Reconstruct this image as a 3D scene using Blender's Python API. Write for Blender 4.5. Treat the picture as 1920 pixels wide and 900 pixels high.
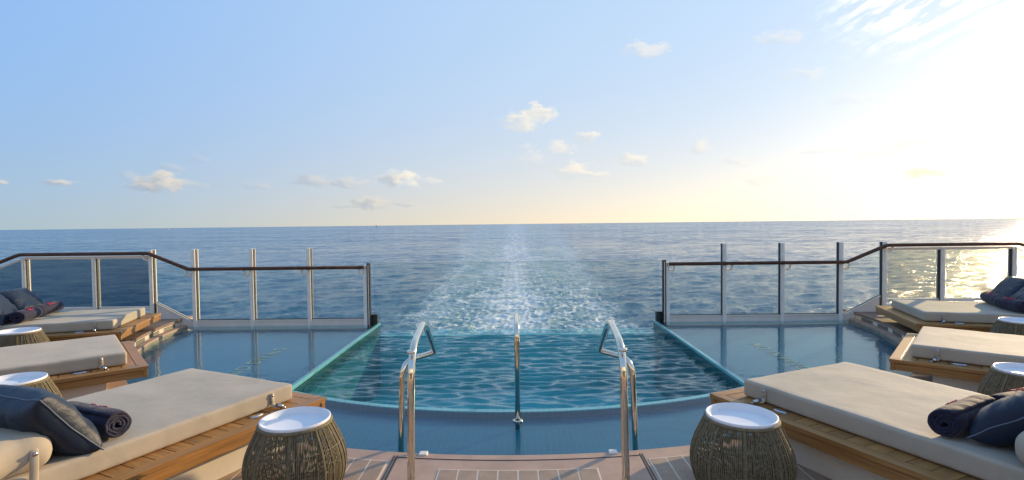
import bpy, bmesh, math, random
import numpy as np
from mathutils import Vector, Matrix, Euler
R = math.radians
random.seed(7); np.random.seed(7)
for o in list(bpy.data.objects): bpy.data.objects.remove(o)
scene = bpy.context.scene
col = scene.collection

# ------------------------------------------------------------------ camera
cd = bpy.data.cameras.new('camera'); cam = bpy.data.objects.new('camera', cd); col.objects.link(cam)
scene.camera = cam
cd.sensor_width = 36; cd.lens = 36*1000/1920; cd.clip_start = .05; cd.clip_end = 200000
CAMZ = 1.65
cam.matrix_world = (Matrix.Translation((0, 0, CAMZ)) @ Matrix.Rotation(R(.40), 4, 'Z')
                    @ Matrix.Rotation(R(90-1.72), 4, 'X') @ Matrix.Rotation(R(-.66), 4, 'Z'))
scene.render.resolution_x = 1024; scene.render.resolution_y = 480
vs = scene.view_settings
vs.view_transform = 'Standard'; vs.look = 'None'; vs.exposure = EXPO = 0.12; vs.gamma = 1; vs.use_curve_mapping = False
scene.cycles.sample_clamp_indirect = 6
scene.cycles.transparent_max_bounces = 16

# ------------------------------------------------------------------ sun + sky
SUN_EL, SUN_AZ = R(13), R(47.5)          # azimuth clockwise from +Y (the ship's wake)
sd = bpy.data.lights.new('sun', 'SUN'); sun = bpy.data.objects.new('sun', sd); col.objects.link(sun)
sd.energy = 5.0; sd.angle = R(.6); sd.color = (1, .74, .42)
sdir = Vector((math.sin(SUN_AZ)*math.cos(SUN_EL), math.cos(SUN_AZ)*math.cos(SUN_EL), math.sin(SUN_EL)))
sun.rotation_euler = sdir.to_track_quat('Z', 'Y').to_euler()

world = bpy.data.worlds.new('World'); scene.world = world; world.use_nodes = True

class NT:
    """tiny helper for building node trees"""
    def __init__(s, tree): s.t = tree; s.n = tree.nodes; s.l = tree.links
    def node(s, typ, **kw):
        n = s.n.new(typ)
        for k, v in kw.items(): setattr(n, k, v)
        return n
    def put(s, sock, v):
        if v is None: return
        if isinstance(v, bpy.types.NodeSocket): s.l.new(v, sock)
        elif isinstance(v, (tuple, list)) and sock.type == 'RGBA' and len(v) == 3: sock.default_value = (*v, 1)
        else: sock.default_value = v
    def math(s, op, a, b=None, c=None, clamp=False):
        n = s.node('ShaderNodeMath', operation=op, use_clamp=clamp)
        s.put(n.inputs[0], a); s.put(n.inputs[1], b); s.put(n.inputs[2], c); return n.outputs[0]
    def vmath(s, op, a, b=None):
        n = s.node('ShaderNodeVectorMath', operation=op); s.put(n.inputs[0], a)
        if b is not None:
            if op == 'SCALE': s.put(n.inputs['Scale'], b)
            else: s.put(n.inputs[1], b)
        return n.outputs['Value'] if op in ('LENGTH', 'DOT_PRODUCT', 'DISTANCE') else n.outputs[0]
    def mix(s, f, a, b, blend='MIX'):
        n = s.node('ShaderNodeMix', data_type='RGBA', blend_type=blend)
        s.put(n.inputs[0], f); s.put(n.inputs[6], a); s.put(n.inputs[7], b); return n.outputs[2]
    def rng(s, v, a, b, c=0., d=1., smooth=True):
        n = s.node('ShaderNodeMapRange', interpolation_type='SMOOTHSTEP' if smooth else 'LINEAR')
        for i, x in enumerate((v, a, b, c, d)): s.put(n.inputs[i], x)
        return n.outputs[0]
    def noise(s, vec, scale, detail=4, rough=.5, dist=0., typ=None):
        n = s.node('ShaderNodeTexNoise')
        if typ: n.noise_type = typ
        s.put(n.inputs['Vector'], vec); n.inputs['Scale'].default_value = scale
        n.inputs['Detail'].default_value = detail; n.inputs['Roughness'].default_value = rough
        n.inputs['Distortion'].default_value = dist; return n
    def sep(s, v): n = s.node('ShaderNodeSeparateXYZ'); s.put(n.inputs[0], v); return n.outputs
    def comb(s, x, y, z=0.):
        n = s.node('ShaderNodeCombineXYZ')
        for i, v in enumerate((x, y, z)): s.put(n.inputs[i], v)
        return n.outputs[0]

def build_world():
    w = NT(world.node_tree); w.n.clear()
    out = w.node('ShaderNodeOutputWorld'); bg = w.node('ShaderNodeBackground')
    w.l.new(bg.outputs[0], out.inputs[0]); bg.inputs['Strength'].default_value = .10
    sky = w.node('ShaderNodeTexSky', sky_type='NISHITA', sun_disc=False)
    sky.sun_elevation = SUN_EL; sky.sun_rotation = SUN_AZ
    sky.altitude = 20; sky.air_density = 1.15; sky.dust_density = 1.1; sky.ozone_density = 1.6
    tc = w.node('ShaderNodeTexCoord'); g = w.vmath('NORMALIZE', tc.outputs['Generated'])
    x, y, z = w.sep(g)
    az = w.math('ARCTAN2', x, y); el = w.math('ARCSINE', z)
    dt = w.vmath('DOT_PRODUCT', g, tuple(sdir))
    # tropical evening haze over the sky model: pale low down, warm towards the sun
    k = lambda *c: tuple(10*v for v in c)
    tow = w.rng(dt, -.15, .85)
    hz = w.mix(tow, k(.40, .53, .60), k(.88, .76, .58))
    up = w.mix(tow, k(.26, .49, .90), k(.46, .66, .93))
    e1 = w.math('POWER', 2.718, w.math('MULTIPLY', w.math('MAXIMUM', el, 0.), -7.5))
    c = w.mix(e1, up, hz)
    zen = w.rng(el, .45, 1.5)
    c = w.mix(zen, c, k(.22, .38, .68))
    c = w.mix(.10, c, sky.outputs[0])
    glow = w.math('POWER', w.math('MAXIMUM', dt, 0.), 6.)
    glow2 = w.math('MULTIPLY', w.math('POWER', w.math('MAXIMUM', dt, 0.), 30.), w.math('POWER', 2.718, w.math('MULTIPLY', w.math('MAXIMUM', el, 0.), -9.)))
    c = w.mix(1., c, w.mix(glow, (0, 0, 0), k(.09, .08, .06)), 'ADD')
    c = w.mix(1., c, w.mix(glow2, (0, 0, 0), k(.70, .58, .42)), 'ADD')
    low = w.math('MULTIPLY', w.math('POWER', w.math('MAXIMUM', dt, 0.), 5.), w.math('POWER', 2.718, w.math('MULTIPLY', w.math('MAXIMUM', el, 0.), -11.)))
    c = w.mix(1., c, w.mix(low, (0, 0, 0), k(.44, .36, .25)), 'ADD')
    # clouds ----------------------------------------------------------
    n1 = w.noise(w.vmath('MULTIPLY', g, (1, 1, 1.7)), 34, 5, .6).outputs['Color']
    n1 = w.vmath('SUBTRACT', n1, (.5, .5, .5))
    ae = w.comb(az, el)
    CL = CLOUDS
    for (ca, ce, sa, se, st, kind) in CL:
        q = w.vmath('DIVIDE', w.vmath('SUBTRACT', ae, (ca, ce, 0)), (sa, se, 1))
        qq = w.vmath('ADD', q, w.vmath('MULTIPLY', n1, (2.4, 3.2, 0)))
        d = w.vmath('LENGTH', qq)
        m = w.math('MULTIPLY', w.rng(d, 1.05, .35), st)
        lit = w.rng(w.vmath('DOT_PRODUCT', qq, (.55, .6, 0)), -.55, .6)
        if kind == 'g': cc = w.mix(lit, (3.6, 4.1, 4.9), (8.2, 7.3, 6.0))
        elif kind == 'w': cc = w.mix(lit, (6.6, 7.0, 7.2), (10.5, 9.2, 7.3))
        else: cc = w.mix(lit, (9.6, 8, 6), (10.5, 8.8, 6.6))
        c = w.mix(m, c, cc)
    # mackerel sheet, upper right: rows of puffs
    k = w.comb(w.math('ADD', w.math('MULTIPLY', az, .85), w.math('MULTIPLY', el, -.55)),
               w.math('ADD', w.math('MULTIPLY', az, -.9), w.math('MULTIPLY', el, 2.6)))
    nn = w.noise(k, 26, 6, .62, .35).outputs[0]
    big = w.noise(k, 7, 3, .5).outputs[0]
    q = w.vmath('DIVIDE', w.vmath('SUBTRACT', ae, (.72, .37, 0)), (.21, .15, 1))
    reg = w.rng(w.vmath('LENGTH', w.vmath('ADD', q, w.vmath('MULTIPLY', n1, (.7, .7, 0)))), 1.15, .45)
    m = w.math('MULTIPLY', w.rng(w.math('ADD', nn, w.math('MULTIPLY', w.math('SUBTRACT', big, .5), .5)), .42, .56), reg)
    c = w.mix(w.math('MULTIPLY', m, .95), c, (12.5, 12, 11.2))
    w.l.new(c, bg.inputs['Color'])

def pd(px, py):                       # azimuth/elevation of a far direction seen at a photo pixel
    d = cam.matrix_world.to_3x3() @ Vector(((px-960)/1000, -(py-450)/1000, -1)); d.normalize()
    return math.atan2(d.x, d.y), math.asin(d.z)
CLOUDS = []
for (px, py, hw, hh, st, kind) in [
    (295, 342, 58, 15, .85, 'g'), (345, 343, 34, 7, .35, 'g'), (262, 347, 30, 6, .4, 'g'), (105, 341, 40, 6, .75, 'g'), (0, 342, 18, 6, .75, 'g'),
    (240, 326, 24, 8, .22, 'g'), (322, 314, 26, 9, .22, 'g'), (368, 299, 22, 9, .15, 'g'),
    (585, 340, 42, 9, .42, 'g'), (650, 342, 40, 8, .42, 'g'), (757, 335, 42, 13, .8, 'w'), (740, 338, 28, 9, .5, 'g'), (808, 339, 22, 5, .3, 'w'),
    (697, 382, 40, 9, .62, 'g'), (655, 386, 30, 5, .3, 'g'), (762, 384, 22, 4, .3, 'g'), (480, 349, 25, 6, .2, 'g'),
    (978, 224, 34, 18, .75, 'w'), (1014, 213, 30, 14, .85, 'w'), (988, 238, 28, 8, .3, 'w'), (1100, 257, 26, 9, .7, 'w'),
    (1052, 279, 30, 11, .55, 'w'), (985, 274, 22, 6, .25, 'w'), (995, 296, 28, 10, .3, 'w'), (1072, 319, 40, 15, .75, 'w'), (1110, 326, 36, 6, .5, 'w'),
    (1187, 299, 30, 12, .75, 'w'), (1210, 94, 40, 10, .5, 'w'), (1308, 275, 22, 10, .45, 'w'), (1375, 303, 26, 7, .3, 'w'), (1428, 340, 34, 9, .35, 'w'),
    (1460, 76, 50, 14, .35, 'w'), (1500, 140, 50, 12, .28, 'w'), (1590, 185, 70, 8, .2, 'w'),
    (1560, 283, 80, 5, .35, 'w'), (1735, 324, 46, 10, .8, 'o'), (1700, 270, 60, 10, .4, 'o'), (1640, 290, 40, 6, .3, 'o'), (1800, 210, 60, 7, .3, 'w')]:
    a, e = pd(px, py)
    c2 = math.cos(a)
    CLOUDS.append((a, e, hw/1000*c2*c2*1.15, hh/1000*c2*1.35, st, kind))
build_world()

# ------------------------------------------------------------------ mesh helpers
class MB:
    def __init__(s): s.v = []; s.f = []; s.r = []; s.M = None
    def add(s, vs, fs, rnd=None):
        b = len(s.v)
        if s.M is not None: vs = [s.M @ Vector(p) for p in vs]
        s.v += [tuple(p) for p in vs]; s.f += [tuple(i+b for i in f) for f in fs]
        rr = random.random() if rnd is None else rnd
        s.r += [rr]*len(fs); return s
    def box(s, x0, x1, y0, y1, z0, z1, rnd=None):
        vs = [(x, y, z) for z in (z0, z1) for y in (y0, y1) for x in (x0, x1)]
        return s.add(vs, [(0, 2, 3, 1), (4, 5, 7, 6), (0, 1, 5, 4), (2, 6, 7, 3), (0, 4, 6, 2), (1, 3, 7, 5)], rnd)
    def prism(s, poly, z0, z1, rnd=None):           # poly in xy, counter-clockwise
        n = len(poly)
        vs = [(x, y, z0) for x, y in poly] + [(x, y, z1) for x, y in poly]
        fs = [tuple(range(n-1, -1, -1)), tuple(range(n, 2*n))] + [(i, (i+1) % n, n+(i+1) % n, n+i) for i in range(n)]
        return s.add(vs, fs, rnd)
    def tube(s, pts, r, n=12, caps=True, sq=(1, 1)):
        pts = [Vector(p) for p in pts]; vs = []; fs = []
        rr = r if isinstance(r, (list, tuple)) else [r]*len(pts)
        t0 = (pts[1]-pts[0]).normalized()
        up = Vector((0, 0, 1)) if abs(t0.z) < .9 else Vector((0, 1, 0))
        u = (up - t0*up.dot(t0)).normalized()
        for i, p in enumerate(pts):
            t = (pts[min(i+1, len(pts)-1)]-pts[max(i-1, 0)]).normalized()
            u = (u - t*u.dot(t)).normalized(); w = t.cross(u)
            for k in range(n):
                a = 2*math.pi*k/n
                vs.append(p + (u*math.cos(a)*sq[0]+w*math.sin(a)*sq[1])*rr[i])
        for i in range(len(pts)-1):
            for k in range(n):
                k2 = (k+1) % n; fs.append((i*n+k, i*n+k2, (i+1)*n+k2, (i+1)*n+k))
        if caps: fs.append(tuple(range(n-1, -1, -1))); fs.append(tuple((len(pts)-1)*n+k for k in range(n)))
        return s.add(vs, fs)
    def lathe(s, prof, n=64, c=(0, 0)):
        vs = []; fs = []
        for (r, z) in prof:
            for k in range(n):
                a = 2*math.pi*k/n; vs.append((c[0]+r*math.cos(a), c[1]+r*math.sin(a), z))
        for i in range(len(prof)-1):
            for k in range(n):
                k2 = (k+1) % n; fs.append((i*n+k, i*n+k2, (i+1)*n+k2, (i+1)*n+k))
        return s.add(vs, fs)
    def mesh(s, name, smooth=False):
        me = bpy.data.meshes.new(name); me.from_pydata(s.v, [], s.f)
        at = me.attributes.new('rnd', 'FLOAT', 'FACE'); at.data.foreach_set('value', s.r)
        bm = bmesh.new(); bm.from_mesh(me); bmesh.ops.recalc_face_normals(bm, faces=bm.faces); bm.to_mesh(me); bm.free()
        if smooth: me.polygons.foreach_set('use_smooth', [True]*len(me.polygons))
        me.update(); return me

def link(name, me, mat=None, parent=None, bevel=0, smooth_angle=False, label=None):
    o = bpy.data.objects.new(name, me); col.objects.link(o)
    if mat and not me.materials: me.materials.append(mat)
    if parent: o.parent = parent
    if bevel:
        b = o.modifiers.new('bevel', 'BEVEL'); b.width = bevel; b.segments = 2; b.limit_method = 'ANGLE'; b.angle_limit = R(35)
        b.harden_normals = False
    if label: o['label'] = label
    return o
def tag(o, label, cat, group=None):
    o['label'] = label; o['category'] = cat
    if group: o['group'] = group
    return o
def empty(name, loc=(0, 0, 0), rz=0):
    o = bpy.data.objects.new(name, None); col.objects.link(o); o.location = loc; o.rotation_euler = (0, 0, rz); o.empty_display_size = .1; return o
def struct(name, me, mat, bevel=0):
    o = link(name, me, mat, None, bevel); o['kind'] = 'structure'; return o
def fillet(pts, rad, n=8):
    """polyline with rounded corners"""
    pts = [Vector(p) for p in pts]; out = [pts[0]]
    if not isinstance(rad, (list, tuple)): rad = [rad]*(len(pts)-2)
    for i in range(1, len(pts)-1):
        a, b, c = pts[i-1], pts[i], pts[i+1]; r = rad[i-1]
        d1 = (a-b).normalized(); d2 = (c-b).normalized()
        L = min(r, (a-b).length*.49, (c-b).length*.49)
        p0 = b+d1*L; p1 = b+d2*L
        for k in range(n+1):
            t = k/n; out.append(p0*(1-t)**2 + b*2*t*(1-t) + p1*t*t)
    out.append(pts[-1]); return out

# ------------------------------------------------------------------ materials
def newmat(name):
    m = bpy.data.materials.new(name); m.use_nodes = True
    w = NT(m.node_tree); b = w.n['Principled BSDF']; return m, w, b
def bump(w, b, h, strength=.3, dist=.01):
    n = w.node('ShaderNodeBump'); n.inputs['Strength'].default_value = strength; n.inputs['Distance'].default_value = dist
    w.put(n.inputs['Height'], h); w.l.new(n.outputs[0], b.inputs['Normal']); return n
def oc(w): return w.node('ShaderNodeTexCoord').outputs['Object']
def simple(name, colr, rough=.5, metal=0., var=.08, scale=6, bmp=0., bscale=60, spec=None, coat=0.):
    m, w, b = newmat(name); c = oc(w)
    n = w.noise(c, scale, 5, .6).outputs[0]
    f = w.rng(n, .3, .7, 1-var, 1+var)
    b.inputs['Base Color'].default_value = (*colr, 1)
    w.l.new(w.mix(1., colr, w.comb(f, f, f), 'MULTIPLY'), b.inputs['Base Color'])
    b.inputs['Metallic'].default_value = metal
    w.l.new(w.rng(w.noise(c, scale*2.3, 4).outputs[0], .3, .7, max(rough-.06, .02), rough+.06), b.inputs['Roughness'])
    if bmp: bump(w, b, w.noise(c, bscale, 4, .6).outputs[0], bmp, .004)
    if coat: b.inputs['Coat Weight'].default_value = coat
    if spec is not None: b.inputs['Specular IOR Level'].default_value = spec
    return m
def fabric(name, colr, dark=.9, sheen=.3, wr=.35, weave=900, soil=.07):
    m, w, b = newmat(name); c = oc(w)
    big = w.noise(c, 3.2, 5, .6).outputs[0]; streak = w.noise(w.vmath('MULTIPLY', c, (7, 2, 6)), 2.2, 5, .65, .4).outputs[0]
    f = w.math('MULTIPLY', w.rng(big, .3, .7, 1-soil, 1+soil), w.rng(streak, .35, .7, 1, dark))
    w.l.new(w.mix(1., colr, w.comb(f, f, f), 'MULTIPLY'), b.inputs['Base Color'])
    b.inputs['Roughness'].default_value = .78; b.inputs['Sheen Weight'].default_value = sheen; b.inputs['Sheen Roughness'].default_value = .4
    b.inputs['Specular IOR Level'].default_value = .35
    wv = w.noise(c, weave, 2, .5).outputs[0]
    wr_ = w.noise(c, 5, 4, .55, .6).outputs[0]
    h = w.math('ADD', w.math('MULTIPLY', wv, .05), w.math('MULTIPLY', wr_, 1.))
    bump(w, b, h, wr, .03); return m
def teak(name, base, grain_axis=0, rough=.5):
    m, w, b = newmat(name); c = oc(w)
    sc = [26, 26, 26]; sc[grain_axis] = 1.6
    at = w.node('ShaderNodeAttribute', attribute_name='rnd').outputs['Fac']
    cc = w.vmath('ADD', c, w.comb(w.math('MULTIPLY', at, 13.), w.math('MULTIPLY', at, 7.), 0.))
    g = w.noise(w.vmath('MULTIPLY', cc, tuple(sc)), 1.4, 6, .65, .5).outputs[0]
    f = w.math('MULTIPLY', w.rng(g, .3, .72, .72, 1.22), w.rng(at, 0., 1., .80, 1.15, False))
    colr = w.mix(w.noise(cc, 5, 3).outputs[0], base, tuple(x*y for x, y in zip(base, (1.0, .88, .72))))
    w.l.new(w.mix(1., colr, w.comb(f, f, f), 'MULTIPLY'), b.inputs['Base Color'])
    b.inputs['Roughness'].default_value = rough
    bump(w, b, g, .12, .002); return m
MAT = {}
MAT['fabric'] = fabric('mattress_fabric', (.45, .38, .29), .97, .12, .16)
MAT['navy'] = fabric('navy_satin', (.012, .022, .045), .9, .04, .55, 600)
MAT['navy'].node_tree.nodes['Principled BSDF'].inputs['Roughness'].default_value = .42
MAT['towel'] = fabric('navy_towel', (.015, .014, .038), .85, .15, .9, 260)
MAT['piping'] = simple('piping', (.12, .15, .2), .6)
MAT['emblem'] = simple('red_thread', (.55, .02, .06), .6)
MAT['teak'] = teak('teak_planks', (.36, .185, .06), 1)
MAT['teak_border'] = teak('teak_boards', (.39, .195, .06), 0, .42)
MAT['teak_grey'] = teak('weathered_teak', (.26, .17, .12), 1)
MAT['caulk'] = simple('black_caulk', (.02, .016, .012), .7)
MAT['cream'] = simple('cream_paint', (.78, .71, .60), .38, var=.04, bmp=.05, bscale=30)
MAT['cream_base'] = simple('cream_panel', (.66, .58, .47), .5, var=.04)
MAT['white'] = simple('white_tray', (.80, .80, .82), .32, var=.02)
MAT['post'] = simple('post_paint', (.87, .82, .72), .35, var=.05, scale=9, bmp=.03)
MAT['steel'] = simple('polished_steel', (.82, .73, .60), .09, 1., .05, 20)
MAT['buckle'] = simple('cast_steel', (.55, .54, .55), .25, 1., .1, 60)
MAT['rail'] = simple('dark_rail_wood', (.095, .038, .018), .5, var=.3, scale=12, spec=.3)
MAT['dark_metal'] = simple('dark_channel', (.09, .075, .06), .3, .6)
MAT['gasket'] = simple('black_gasket', (.01, .01, .012), .5)
MAT['cord'] = simple('grey_brown_cord', (.18, .145, .08), .75, var=.25, scale=45, bmp=.5, bscale=500)
MAT['hoop'] = simple('frame_hoop', (.10, .08, .055), .6)
MAT['deckc'] = simple('composite_deck', (.46, .30, .215), .62, var=.10, scale=5, bmp=.12, bscale=240)
MAT['deckplank'] = simple('composite_planks', (.36, .245, .165), .6, var=.12, scale=9, bmp=.15, bscale=200)
MAT['deckcaulk'] = simple('cream_caulk', (.68, .56, .44), .6)
MAT['hull'] = simple('hull_paint', (.6, .58, .55), .4)
MAT['block'] = simple('dark_green_block', (.02, .032, .034), .3)

def tile(name, c1, c2, size, grout, rough=.25, gw=.10):
    m, w, b = newmat(name); c = oc(w); x, y, z = w.sep(c)
    def ln(v): return w.math('LESS_THAN', w.math('FRACT', w.math('DIVIDE', v, size)), gw)
    geo = w.node('ShaderNodeNewGeometry'); nx, ny, nz = w.sep(geo.outputs['Normal'])
    a = w.math('MAXIMUM', w.math('MULTIPLY', ln(x), w.math('LESS_THAN', w.math('ABSOLUTE', nx), .7)),
               w.math('MULTIPLY', ln(y), w.math('LESS_THAN', w.math('ABSOLUTE', ny), .7)))
    a = w.math('MAXIMUM', a, w.math('MULTIPLY', ln(z), w.math('LESS_THAN', w.math('ABSOLUTE', nz), .7)))
    sn = w.vmath('FLOOR', w.vmath('SCALE', c, 1/size)); wn = w.node('ShaderNodeTexWhiteNoise'); w.l.new(sn, wn.inputs['Vector'])
    base = w.mix(wn.outputs['Value'], c1, c2)
    big = w.rng(w.noise(c, 1.1, 3).outputs[0], .3, .7, .85, 1.15)
    base = w.mix(1., base, w.comb(big, big, big), 'MULTIPLY')
    w.l.new(w.mix(a, base, grout), b.inputs['Base Color']); b.inputs['Roughness'].default_value = rough
    return m
MAT['tile'] = tile('blue_mosaic', (.004, .088, .150), (.007, .098, .165), .05, (.016, .125, .195), .3)
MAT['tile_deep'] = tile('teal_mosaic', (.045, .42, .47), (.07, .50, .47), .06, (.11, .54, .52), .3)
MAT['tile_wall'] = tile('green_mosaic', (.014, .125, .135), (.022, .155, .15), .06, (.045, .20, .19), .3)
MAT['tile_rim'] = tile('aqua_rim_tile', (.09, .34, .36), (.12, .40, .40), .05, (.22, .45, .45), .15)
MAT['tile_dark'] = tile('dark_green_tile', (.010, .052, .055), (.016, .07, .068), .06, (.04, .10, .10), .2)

def clear(name, tint, ior=1.33, rough=0., bmps=(), tintmix=1., refl=1.):
    """thin clear surface: Fresnel reflection over tinted see-through"""
    m = bpy.data.materials.new(name); m.use_nodes = True; w = NT(m.node_tree); w.n.clear()
    out = w.node('ShaderNodeOutputMaterial'); g = w.node('ShaderNodeBsdfGlossy'); t = w.node('ShaderNodeBsdfTransparent')
    g.inputs['Roughness'].default_value = rough; w.put(t.inputs['Color'], tint)
    fr = w.node('ShaderNodeFresnel')
    gb = w.node('ShaderNodeNewGeometry').outputs['Backfacing']      # same reflectance from both sides of the thin sheet
    w.l.new(w.math('ADD', ior, w.math('MULTIPLY', gb, 1/ior-ior)), fr.inputs['IOR'])
    mx = w.node('ShaderNodeMixShader')
    w.l.new(w.math('MULTIPLY', fr.outputs[0], refl, clamp=True), mx.inputs[0]); w.l.new(t.outputs[0], mx.inputs[1]); w.l.new(g.outputs[0], mx.inputs[2])
    w.l.new(mx.outputs[0], out.inputs[0])
    if bmps:
        c = oc(w); h = None
        for (vec, scale, amp, dist_) in bmps:
            k = w.math('MULTIPLY', w.noise(w.vmath('MULTIPLY', c, vec), scale, 3, .55, dist_).outputs[0], amp)
            h = k if h is None else w.math('ADD', h, k)
        n = w.node('ShaderNodeBump'); n.inputs['Distance'].default_value = 1.; n.inputs['Strength'].default_value = 1.; w.put(n.inputs['Height'], h)
        w.l.new(n.outputs[0], g.inputs['Normal']); w.l.new(n.outputs[0], fr.inputs['Normal'])
    return m
MAT['shallow_water'] = clear('shallow_water', (.74, .93, .96), 1.32, 0., refl=.82, bmps=[((1, 2.2, 1), 2.2, .0045, .3), ((1, 2, 1), 14, .00030, .2)])
MAT['deep_water'] = clear('deep_water', (.80, .97, .98), 1.5, .0, refl=1.55, bmps=[((1, 2.5, 1), 22, .0012, .4)])
MAT['glass'] = clear('clear_glass', (.93, .965, .955), 1.38)
MAT['tinted_glass_shaded'] = clear('tinted_glass_shaded', (.52, .58, .62), 1.45, refl=.5)  # left panes: tint darkened to stand in for their dim reflection
MAT['tinted_glass_lit'] = clear('tinted_glass_lit', (.84, .84, .76), 1.45, refl=.6)  # right panes of the same railing: sun glare put into a paler, warmer tint

# ------------------------------------------------------------------ sea
SEA = -24.0
def grid_mesh(name, P, nx, ny, smooth=True):
    me = bpy.data.meshes.new(name); P = P.reshape(-1, 3).astype(np.float32)
    me.vertices.add(len(P)); me.vertices.foreach_set('co', P.ravel())
    i = np.arange(nx-1)[None, :] + np.arange(ny-1)[:, None]*nx
    q = np.stack([i, i+1, i+1+nx, i+nx], -1).reshape(-1, 4).astype(np.int32)
    me.loops.add(q.size); me.loops.foreach_set('vertex_index', q.ravel())
    me.polygons.add(len(q)); me.polygons.foreach_set('loop_start', np.arange(0, q.size, 4, dtype=np.int32))
    try: me.polygons.foreach_set('loop_total', np.full(len(q), 4, np.int32))
    except Exception: pass
    me.polygons.foreach_set('use_smooth', np.full(len(q), smooth)); me.update(calc_edges=True); me.validate(); return me
def build_sea():
    H = CAMZ-SEA
    v = np.concatenate([np.arange(.34, .0022, -.00065), np.array([.0018, .0013, .0009, .0005, .00018])])
    r = H/v; dr = np.abs(np.gradient(r))
    th = np.arange(-R(84), R(84), .00165); nth = len(th)
    rr, tt = np.meshgrid(r, th, indexing='ij'); drr = np.repeat(dr[:, None], nth, 1)
    X = rr*np.sin(tt); Y = rr*np.cos(tt); Z = np.zeros_like(X); DX = np.zeros_like(X); DY = np.zeros_like(X)
    rng = np.random.RandomState(11)
    wind = R(115)
    wake = np.exp(-(X/(20+.078*rr))**4)
    for i in range(84):
        lam = 1.0*(22/1.0)**((i+rng.rand())/84)
        a = wind + rng.normal()*(.95 if lam < 4 else .5); kx, ky = math.cos(a), math.sin(a)
        amp = .0080*lam**.68*(.6+.8*rng.rand()); k = 2*math.pi/lam; ph = rng.rand()*6.28
        eff = np.abs((kx*X+ky*Y)/rr)*drr + np.abs((kx*Y-ky*X)/rr)*rr*.00165
        fade = np.clip(lam/(2.6*eff)-1, 0, 1)
        am = amp*fade*(1+.5*wake*(lam < 5))
        p = k*(kx*X+ky*Y)+ph; Z += am*np.sin(p); c = np.cos(p)*am*.75; DX += kx*c; DY += ky*c
    # churned hump ripples in the wake
    for i in range(40):
        lam = .9*(7/.9)**rng.rand(); a = rng.rand()*6.28; kx, ky = math.cos(a), math.sin(a); k = 2*math.pi/lam; ph = rng.rand()*6.28
        eff = np.abs((kx*X+ky*Y)/rr)*drr + np.abs((kx*Y-ky*X)/rr)*rr*.00165
        fade = np.clip(lam/(2.6*eff)-1, 0, 1)*np.exp(-rr/150.)
        Z += .012*lam**.8*fade*wake*np.sin(k*(kx*X+ky*Y)+ph)
    P = np.stack([X+DX, Y+DY, Z], -1)
    me = grid_mesh('sea', P, nth, len(r))
    m, w, b = newmat('sea_water'); c = oc(w); x, y, z = w.sep(c)
    rad = w.vmath('LENGTH', w.comb(x, y, 0.))
    hw = w.math('ADD', w.math('MULTIPLY', rad, .080), 19.)
    u = w.math('DIVIDE', w.math('ABSOLUTE', x), hw)
    wob = w.noise(c, .03, 3).outputs[0]
    u = w.math('ADD', u, w.math('MULTIPLY', w.math('SUBTRACT', wob, .5), .7))
    inw = w.rng(u, 1.15, .55)
    core = w.rng(u, .42, .0)
    near = w.math('POWER', 2.718, w.math('DIVIDE', w.math('SUBTRACT', 110., rad), 190.)); near = w.math('MINIMUM', near, 1.)
    wv = w.vmath('SUBTRACT', w.noise(c, .22, 5, .6).outputs['Color'], (.5, .5, .5))
    wc = w.vmath('ADD', c, w.vmath('SCALE', wv, 6.))
    wv2 = w.vmath('SUBTRACT', w.noise(c, 1.1, 4, .6).outputs['Color'], (.5, .5, .5))
    wc2 = w.vmath('ADD', wc, w.vmath('SCALE', wv2, 1.6))
    def web(scale, k_):
        n = w.node('ShaderNodeTexVoronoi', feature='DISTANCE_TO_EDGE'); n.inputs['Scale'].default_value = scale; w.l.new(wc2, n.inputs['Vector'])
        return w.rng(n.outputs['Distance'], k_, 0.)
    f1 = w.noise(w.vmath('MULTIPLY', c, (1, .8, 1)), .16, 8, .66, .8).outputs[0]
    f2 = w.noise(w.vmath('MULTIPLY', c, (.8, .9, 1)), .75, 6, .66, .6).outputs[0]
    lace = w.math('ADD', w.math('MULTIPLY', web(.20, .12), .42), w.math('MULTIPLY', web(.62, .2), .22))
    lace = w.math('ADD', lace, w.math('ADD', w.math('MULTIPLY', f2, .35), w.math('MULTIPLY', w.math('SUBTRACT', f1, .5), 2.2)))
    edge = w.math('MULTIPLY', w.rng(u, .55, .8), w.rng(u, 1.05, .8))
    dens = w.math('ADD', w.math('MULTIPLY', inw, w.math('ADD', .02, w.math('MULTIPLY', near, .20))),
                  w.math('ADD', w.math('MULTIPLY', core, w.math('ADD', .08, w.math('MULTIPLY', near, .46))), w.math('MULTIPLY', edge, .10)))
    foam = w.rng(w.math('ADD', lace, dens), .48, 1.0)
    foam = w.math('MULTIPLY', foam, w.rng(dens, .0, .16))
    # long trail: streaks drawn out along the wake
    stk = w.noise(w.vmath('MULTIPLY', c, (1, .035, 1)), .16, 6, .65, .4).outputs[0]
    stk2 = w.noise(w.vmath('MULTIPLY', c, (.45, 1.0, 1)), .022, 10, .76).outputs[0]
    trail = w.math('MULTIPLY', inw, w.math('ADD', .16, w.math('ADD', w.math('MULTIPLY', core, .40), w.math('MULTIPLY', edge, .20))))
    trail = w.math('MULTIPLY', trail, w.math('ADD', .25, w.math('ADD', w.rng(stk, .40, .64), w.rng(stk2, .40, .62, 0., .9))))
    foam = w.math('MAXIMUM', foam, trail)
    fld = w.noise(w.vmath('MULTIPLY', c, (.35, 1.0, 1)), .004, 5, .62).outputs[0]       # wind patches
    cs = w.vmath('MULTIPLY', c, (.62, 1.0, 1))
    sA = w.noise(cs, .022, 3, .8).outputs[0]; sB = w.noise(cs, .11, 3, .8, .2).outputs[0]; sC = w.noise(cs, .62, 4, .8, .2).outputs[0]
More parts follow.
